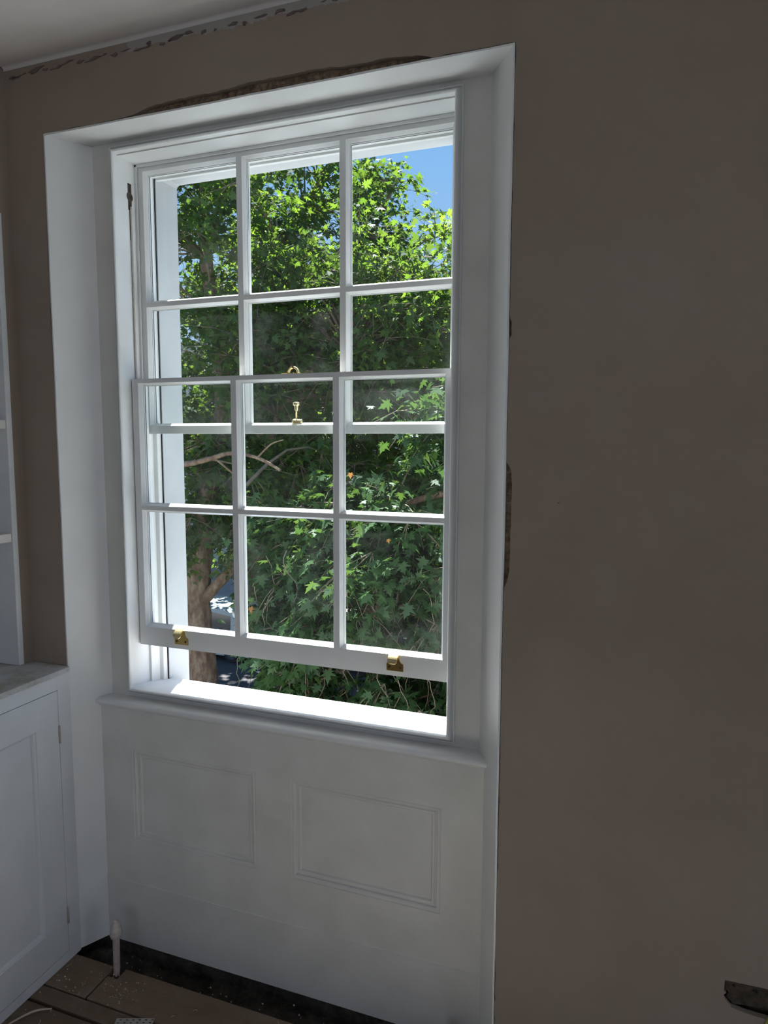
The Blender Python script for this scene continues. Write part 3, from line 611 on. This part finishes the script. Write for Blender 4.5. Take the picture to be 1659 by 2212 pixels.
def tree(name, label, base, forks, crowns, m, size, leaf_n, clump_r, twigs=True, template=LEAF3, bark='bark', group=None, twigmat='twig', extra=(), droop=.5):
    """forks: list of (points, r0, r1) limbs; crowns: list of (centre, radii, number of clumps)"""
    root = empty(name, base, label, 'tree', group)
    for i, (pts, r0, r1) in enumerate(forks):
        pts = [Vector(p) for p in pts]; sm = []
        for a in range(len(pts)-1):
            for t in np.linspace(0, 1, 6)[:-1]:
                q0, q1, q2, q3 = pts[max(a-1, 0)], pts[a], pts[a+1], pts[min(a+2, len(pts)-1)]
                sm.append(.5*((2*q1)+(q2-q0)*t+(2*q0-5*q1+4*q2-q3)*t*t+(3*q1-q0-3*q2+q3)*t**3))
        sm.append(pts[-1]); n = len(sm); rr_ = [r0+(r1-r0)*j/(n-1) for j in range(n)]
        rr_ = [r*(1+.06*random.uniform(-1, 1)) for r in rr_]
        b = MB(); b.tube(sm, rr_, 14); b.build('trunk' if i == 0 else 'branch', bark if i == 0 or bark != 'bark' else bark, root, smooth=True)
    allp = [Vector(p) for f in forks for p in f[0]]
    cl = [];
    for c, R, n in crowns:
        u = unit(n); r = RNG.uniform(.35, 1, n)**.6; cl.append(np.array(c)+u*np.array(R)*r[:, None])
    for c in extra: cl.append(np.array([c]))
    cl = np.vstack(cl); n = len(cl); tw = MB(); tips = []
    cent = np.mean([np.array(c[0]) for c in crowns], axis=0)
    pos, nrm, dr = [], [], []
    for c in cl:
        cr = clump_r*RNG.uniform(.7, 1.3); nt_ = 7
        if twigs:
            src = min(allp, key=lambda p: (p-Vector(c)).length+.6*abs(p.z-c[2]+1)); v = Vector(c)-src; mid = src+v*.5+Vector((0, 0, .12*v.length))
            if v.length < 5: tw.tube([src, src+v*.25+Vector((0, 0, .08*v.length)), mid, src+v*.78+Vector((0, 0, .08*v.length)), Vector(c)], [.022, .018, .014, .010, .007] if droop > .8 else [.04, .032, .026, .018, .01], 5, False)
        dirs = unit(nt_); dirs[:, 2] = dirs[:, 2]*.7-droop*.35; out = (c-cent); out /= np.linalg.norm(out)+1e-6; dirs += out*.5; dirs /= np.linalg.norm(dirs, axis=1)[:, None]
        per = int(leaf_n/nt_)
        for d in dirs:
            L = cr*RNG.uniform(.6, 1.25); t = RNG.uniform(.25, 1, per)
            sag = -droop*.45*L*t*t
            p = c+d*L*t[:, None]+RNG.normal(size=(per, 3))*.16*cr; p[:, 2] += sag
            if twigs: tw.tube([c, c+d*L*.5+np.array([0, 0, -.11*droop*L]), c+d*L+np.array([0, 0, -.45*droop*L])], [.011, .007, .003], 4, False)
            pos.append(p); o = d+RNG.normal(size=(per, 3))*.75; o[:, 2] -= droop*.8; dr.append(o)
            nn = RNG.normal(size=(per, 3))*.62; nn[:, 2] += .8; nn += d*.35; nrm.append(nn)
    pos = np.vstack(pos); nrm = np.vstack(nrm); dr = np.vstack(dr)
    leaves('foliage', pos, nrm, dr, RNG.uniform(.7, 1.2, len(pos))*size, m, root, template)
    if twigs: tw.build('twigs', twigmat, root, smooth=True)
    return root
# plane tree whose trunk shows low in the left panes
tA = lambda px, py, Y=13: tuple(P(px, py, Y))
T1 = tree('plane_tree', 'mottled brown plane tree with its trunk at the lower left of the window view', (-9.45, 13, GZ),
     [([(-9.55, 13, GZ-.05), tA(440, 1480), tA(432, 1380), tA(428, 1290), tA(436, 1180), tA(452, 1060), tA(478, 940), tA(482, 860), tA(470, 700), tA(445, 560), tA(440, 400), tA(430, 200)], .40, .10),
      ([tA(436, 1300), tA(470, 1262), tA(520, 1205, 13.2), tA(590, 1100, 13.6)], .17, .10),
      ([tA(478, 900), tA(520, 780, 13.5), tA(570, 640, 14), tA(600, 540, 14)], .13, .06),
      ([tA(452, 1060), tA(400, 950, 12.5), tA(330, 820, 12)], .12, .06),
      ([tA(520, 1205, 13.2), tA(600, 900, 13), tA(650, 860, 13), tA(760, 770, 13)], .09, .05),
      ([tA(434, 1120), tA(340, 1040, 11.5), tA(380, 1008, 9.8), tA(418, 1000, 9.1), tA(458, 990, 9), tA(500, 979, 9), tA(556, 989, 9), tA(606, 1016, 8.9)], .075, .024),
      ([tA(464, 990, 9), tA(502, 1022, 8.9), tA(530, 1050, 8.8)], .02, .012),
      ([tA(556, 989, 9), tA(585, 960, 8.9), tA(612, 950, 8.9)], .018, .010)],
     [((-9.6, 13.2, 5.2), (3.8, 3.2, 6.2), 170), ((-6.8, 13.2, 2.5), (2.6, 2.4, 3.6), 55), ((-4.7, 12.6, 4.3), (2.3, 1.3, 2.0), 75), ((-9.4, 12.6, .1), (3.4, 1.8, 1.0), 30), ((-6.9, 13.6, .4), (2.2, 1.6, 1.2), 26)], 'leaf', .19, 84, .95)
for px, py in ((437, 446), (449, 441), (590, 432), (604, 470), (418, 520), (470, 600), (820, 860)):
    c = P(px, py, 10.6); b = MB(); b.lathe(tuple(c), [(.004, -.019), (.012, -.015), (.018, -.006), (.019, 0), (.018, .006), (.012, .015), (.004, .019)], 10); b.tube([c+Vector((0, 0, .018)), c+Vector((.004, 0, .12)), c+Vector((.02, 0, .24))], .002, 4)
    b.build('seed_ball', simple('seed_ball', (.22, .25, .08), .9), T1, smooth=True)
# near drooping boughs of the tree to the right
T2 = tree('plane_tree', 'near plane tree with big dark drooping leaves filling the lower right panes', (.3, 9.6, GZ),
     [([(.3, 9.6, GZ-.05), (.35, 9.5, -3), (.1, 9.4, 0), (.2, 9.4, 4), (.8, 9.5, 7.5)], .34, .08), ([(.2, 9.4, 3), (1.6, 9.6, 5), (2.4, 9.8, 7)], .12, .05),
      ([(.1, 9.4, 0.3), (-1.2, 9.0, .9), (-2.6, 8.8, .6), (-3.9, 8.6, -.4), (-4.6, 8.5, -1.4)], .07, .02),
      ([(.2, 9.4, -1), (-1.3, 8.4, -.6), (-2.5, 7.8, -1.0), (-3.5, 7.5, -2.2)], .06, .02),
      ([(.1, 9.4, -2), (-1.4, 8.6, -2.2), (-2.8, 7.6, -2.6), (-3.6, 7.2, -3.2)], .022, .010)],
     [((-2.45, 8.0, -1.1), (2.15, 1.3, 2.0), 120), ((-1.5, 8.6, .9), (1.6, 1.2, 1.6), 34), ((-2.6, 7.4, -2.7), (2.1, 1.0, .5), 26), ((-3.3, 8.4, .4), (1.6, 1.0, .8), 22), ((1.9, 9.8, 5.2), (1.9, 1.8, 3.2), 60)], 'leaf_near', .19, 84, .60, droop=.9)
b = MB()
for i in range(45):
    x, y_, z = random.uniform(-4.4, -1.2), random.uniform(7.0, 8.2), random.uniform(-1.6, .2); L_ = random.uniform(.5, 1.3); ph = random.uniform(0, 6); dx = random.uniform(-.35, .35); pts = []
    for t in np.linspace(0, 1, 12): pts.append((x+dx*t+.05*math.sin(ph+t*9)+.02*math.sin(ph+t*23), y_-.2*t+.04*math.cos(ph+t*7), z-L_*t+.03*math.sin(t*17+ph)))
    b.tube(pts, [.0075*(1-.6*t) for t in np.linspace(0, 1, 12)], 5, False)
b.build('hanging_twigs', 'twig', T2, smooth=True)
dl = np.array([tuple(P(757, 1022, 6.9)), tuple(P(541, 1312, 6.7)), tuple(P(838, 1165, 6.9))])
for i in range(3): leaves('dead_leaf', dl[i:i+1], np.array([(.3-.2*i, -1, .2+.1*i)]), np.array([(.2*i, 0, -1.)]), np.array([.09, .11, .07])[i:i+1], 'dead_leaf', T2)
T3 = tree('plane_tree', 'tall plane tree with forked dark limbs behind the middle panes', (-7.8, 18.5, GZ),
     [([(-7.8, 18.5, GZ-.05), tA(640, 900, 18.5), tA(600, 720, 18.5), tA(592, 620, 18.5)], .42, .24),
      ([tA(592, 620, 18.5), tA(575, 560, 18.5), tA(560, 500, 18.5), tA(556, 430, 18.5), tA(540, 300, 18.5)], .2, .10),
      ([tA(592, 620, 18.5), tA(612, 540, 18.5), tA(640, 470, 18.5), tA(690, 400, 18.5), tA(740, 300, 18.5)], .22, .10),
      ([tA(575, 560, 18.5), tA(620, 500, 18), tA(660, 480, 18)], .08, .04),
      ([tA(612, 540, 18.5), tA(700, 560, 18), tA(790, 520, 17.5), tA(850, 400, 17.5)], .12, .05)],
     [((-9.2, 18.2, 7.0), (4.6, 3.2, 5.6), 100), ((-7.2, 17.0, 5.4), (2.5, 2.2, 4.2), 75), ((-7.5, 18, .6), (4.2, 2.5, 3.2), 90)], 'leaf', .20, 84, .95)
T4 = tree('plane_tree', 'sunlit yellow-green plane tree behind the right-hand panes, reaching the blue sky', (-2.2, 17.5, GZ),
     [([(-2.2, 17.5, GZ-.05), (-2.4, 17.5, 0), (-2.8, 17.4, 4), (-3.0, 17.3, 7.5)], .36, .14), ([(-2.6, 17.4, 3), (-4, 17, 5.5), (-4.8, 16.8, 7)], .12, .05)],
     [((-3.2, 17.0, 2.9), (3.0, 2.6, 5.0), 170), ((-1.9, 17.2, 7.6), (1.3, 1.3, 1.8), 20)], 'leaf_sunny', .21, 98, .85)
for (bx_, by_, cz, R, nn, lb) in ((-14.5, 24.5, 3.0, (5, 2.5, 7), 90, 'broad distant tree far behind the left panes'), (-8.0, 27, 1.6, (5.0, 2.5, 6.4), 120, 'broad distant tree far behind the middle panes'), (-2.2, 25.5, 1.8, (4.4, 2.5, 6), 90, 'broad distant tree far behind the right panes')):
    tree('distant_tree', lb, (bx_, by_, GZ), [([(bx_, by_, GZ-.05), (bx_+.3, by_, 0), (bx_, by_, 5)], .4, .2), ([(bx_+.2, by_, 0), (bx_+2, by_, 3), (bx_+3, by_, 5)], .2, .08)],
         [((bx_, by_, cz), R, nn)], 'leaf_far', .34, 70, 1.3, twigs=False, template=LEAFS)

# ------------------------------------------------------------------ parked vehicles
def loft(mb, secs): # secs: list of closed sections with the same number of points
    b = len(mb.v); n = len(secs[0]); mb.grid(secs, True); mb.f.append([b+i for i in range(n)][::-1]); mb.f.append([b+(len(secs)-1)*n+i for i in range(n)])
def vehicle(name, label, cat, loc, rz, m, L, Wd, H, kind):
    root = empty(name, loc, label, cat); root.rotation_euler = (0, 0, rz)
    if kind == 'van': top = [(0, .55), (.02, .95), (.10, .97), (.5, 1.0), (.74, .985), (.80, .93), (.93, .60), (.985, .50), (1, .30)]
    else: top = [(0, .42), (.03, .60), (.16, .66), (.30, .97), (.42, 1.0), (.58, .98), (.74, .66), (.95, .56), (1, .36)]
    def obj_(mb, nm, mm, par=root, sm=False, bev=0):
        me = bpy.data.meshes.new(nm); me.from_pydata([tuple(v) for v in mb.v], [], mb.f); bm = bmesh.new(); bm.from_mesh(me); bmesh.ops.recalc_face_normals(bm, faces=bm.faces); bm.to_mesh(me); bm.free()
        me.materials.append(M[mm]); o = bpy.data.objects.new(nm, me); COL.objects.link(o); o.parent = par
        if bev: bv = o.modifiers.new('bevel', 'BEVEL'); bv.width = bev; bv.segments = 3; bv.limit_method = 'ANGLE'; bv.angle_limit = math.radians(25)
        if sm:
            for p in me.polygons: p.use_smooth = True
        return o
    mb = MB(); belt = .52*H if kind == 'van' else .60*H; secs = []
    for u, h in top:
        x = (u-.5)*L; zt = h*H; w = Wd/2*(1-.10*max(0, abs(u-.5)-.38)/.12); inset = max(0, (zt-belt))/H*(.16 if kind == 'van' else .34); wt = w-inset*Wd/2
        secs.append([(x, -w*.96, .22), (x, -w, .4*H), (x, -w*.99, min(zt-.02, belt)), (x, -wt, zt-.03), (x, -wt*.86, zt), (x, wt*.86, zt), (x, wt, zt-.03), (x, w*.99, min(zt-.02, belt)), (x, w, .4*H), (x, w*.96, .22)])
    loft(mb, secs); obj_(mb, 'body', m, bev=.03)
    for s in (-1, 1):     # side glass follows the leaning side
        spans = ((.08, .40), (.43, .60), (.62, .80)) if kind == 'van' else ((.27, .46), (.48, .66))
        for a, b_ in spans:
            def hh(u):
                for (u0, h0), (u1, h1) in zip(top[:-1], top[1:]):
                    if u0 <= u <= u1: return (h0+(h1-h0)*(u-u0)/(u1-u0))*H
                return H*.5
            zt0, zt1 = hh(a+.01)-.16, hh(b_-.01)-.16; z0_ = belt+.04
            if zt0 < z0_+.03: zt0 = z0_+.03
            if zt1 < z0_+.03: zt1 = z0_+.03
            f = lambda z: s*(Wd/2-max(0, z-belt)/H*(.16 if kind == 'van' else .34)*Wd/2+.012)
            q_ = [((a-.5)*L, f(z0_), z0_), ((b_-.5)*L, f(z0_), z0_), ((b_-.5)*L, f(zt1), zt1), ((a-.5)*L, f(zt0), zt0)]
            g_ = MB(); g_.poly(q_); g_.grid([q_, [(x, y_-s*.03, z) for x, y_, z in q_]], True); obj_(g_, 'side_window', 'darkglass')
    (u0, h0), (u1, h1) = ((.80, .93), (.93, .60)) if kind == 'van' else ((.58, .98), (.74, .66))
    ws = MB(); n_ = Vector(((h0-h1)*H, 0, (u1-u0)*L)).normalized()*.02
    qs = []
    for t, k in ((.08, .80), (.92, .90)):
        x = ((u0+(u1-u0)*t)-.5)*L; z = (h0+(h1-h0)*t)*H; qs += [(x+n_.x, s_*Wd/2*k*.92, z+n_.z) for s_ in ((-1, 1) if t < .5 else (1, -1))]
    ws.poly(qs); ws.grid([qs, [(x-n_.x*1.6, y_, z-n_.z*1.6) for x, y_, z in qs]], True); obj_(ws, 'windscreen', 'darkglass')
    for u in (.17, .81):
        for s in (-1, 1):
            x = (u-.5)*L; y_ = s*(Wd/2-.10); w_ = MB(); w_.lathe((x, y_-.11, .33), [(.20, 0), (.32, .0), (.335, .03), (.335, .19), (.32, .22), (.20, .22)], 24, 'y'); wh = obj_(w_, 'wheel', 'tyre', sm=False)
            h_ = MB(); h_.lathe((x, y_+(.105 if s > 0 else -.135), .33), [(.05, 0), (.2, .005), (.2, .025), (.05, .03)], 16, 'y'); obj_(h_, 'wheel_hub', 'chrome', wh)
    for s in (-1, 1):
        h_ = MB(); h_.box(L/2-.10, L/2+.01, s*Wd*.36-.12, s*Wd*.36+.12, .36*H if kind != 'van' else .36*H, .44*H); obj_(h_, 'headlamp', 'chrome', bev=.02)
        h_ = MB(); h_.box(L*.20, L*.20+.08, s*(Wd/2+.10)-.09, s*(Wd/2+.10)+.09, belt+.06, belt+.20); obj_(h_, 'door_mirror', m, bev=.02)
    return root
vehicle('van', 'pale blue-grey van parked beyond the left tree trunk', 'van', (-13.9, 20.0, GZ), 0, 'van', 5.2, 1.95, 2.0, 'van')
vehicle('car', 'dark navy car parked under the near leaves below the bottom rail', 'car', (-6.0, 13.0-2.9, GZ), 0, 'navy', 4.4, 1.8, 1.45, 'car')
vehicle('car', 'dark car standing half behind leaves in the lower right of the view', 'car', (-7.6, 20.4, GZ), 0, 'navy', 4.3, 1.8, 1.45, 'car')

# ------------------------------------------------------------------ terrace opposite, with canopy and railings
bd = empty('terrace_building', (-10, 37, GZ), 'cream stucco terrace across the street, seen between leaves at the right', 'building')
YF = 37.0; b = MB(); wins = []
for i in range(-14, 12):
    x = i*2.6-.6
    for (z0_, h_) in ((GZ+.5, 2.3), (GZ+4.3, 2.7), (GZ+8.2, 2.2), (GZ+11.6, 1.8)): wins.append((x, x+1.1, z0_, z0_+h_))
plate(b, YF, rect_pts(-40, 32, GZ, GZ+14.5), [rect_pts(*w_) for w_ in wins]); b.box(-40, 32, YF+.3, YF+8, GZ, GZ+14.5); b.build('wall', 'cream', bd)
for w_ in wins:
    if w_[0] > 0 or w_[0] < -28: continue
    b = MB(); ring(b, (w_[0]-.12, w_[1]+.12, w_[2]-.12, w_[3]+.12), [(0, YF), (0, YF-.06), (.12, YF-.06), (.12, YF+.15), (.18, YF+.15), (.18, YF+.25)]); b.box((w_[0]+w_[1])/2-.03, (w_[0]+w_[1])/2+.03, YF+.15, YF+.2, w_[2], w_[3]); b.box(w_[0], w_[1], YF+.15, YF+.2, (w_[2]+w_[3])/2-.03, (w_[2]+w_[3])/2+.03)
    o = b.build('window', 'white_car', bd); b = MB(); b.box(w_[0], w_[1], YF+.2, YF+.24, w_[2], w_[3]); b.build('pane', 'darkglass', o)
b = MB()
for i in range(-14, 12): x = i*2.6-1.5; b.box(x, x+.45, YF-.12, YF, GZ, GZ+14)
b.build('pilaster', 'cream', bd)
b = MB(); b.grid([[(x, YF-1.3*math.cos(a), GZ+3.3+.5*math.sin(a)) for x in (-14.5, -7.6)] for a in np.linspace(0, PI/2, 8)]); b.box(-14.5, -7.6, YF-1.3, YF, GZ+3.22, GZ+3.32); b.build('canopy', 'white_car', bd)
b = MB(); b.box(-40, 32, YF-.5, YF, GZ+14.2, GZ+14.6); b.box(-40, 32, YF-.25, YF, GZ+3.6, GZ+3.8); b.build('cornice', 'cream', bd)
ra = empty('area_railings', (-10, 34.4, GZ+.12), 'black iron spearhead railings in front of the terrace opposite', 'railings')
b = MB(); b.box(-22, 2, 34.36, 34.44, GZ+1.22, GZ+1.26); b.box(-22, 2, 34.36, 34.44, GZ+.12, GZ+.30); b.build('rail', 'iron', ra)
b = MB()
for i in range(170): x = -22+i*.142; b.tube([(x, 34.4, GZ+.25), (x, 34.4, GZ+1.34), (x, 34.4, GZ+1.44)], [.014, .014, .003], 5)
tag(b.build('bars', 'iron', ra), kind='stuff')
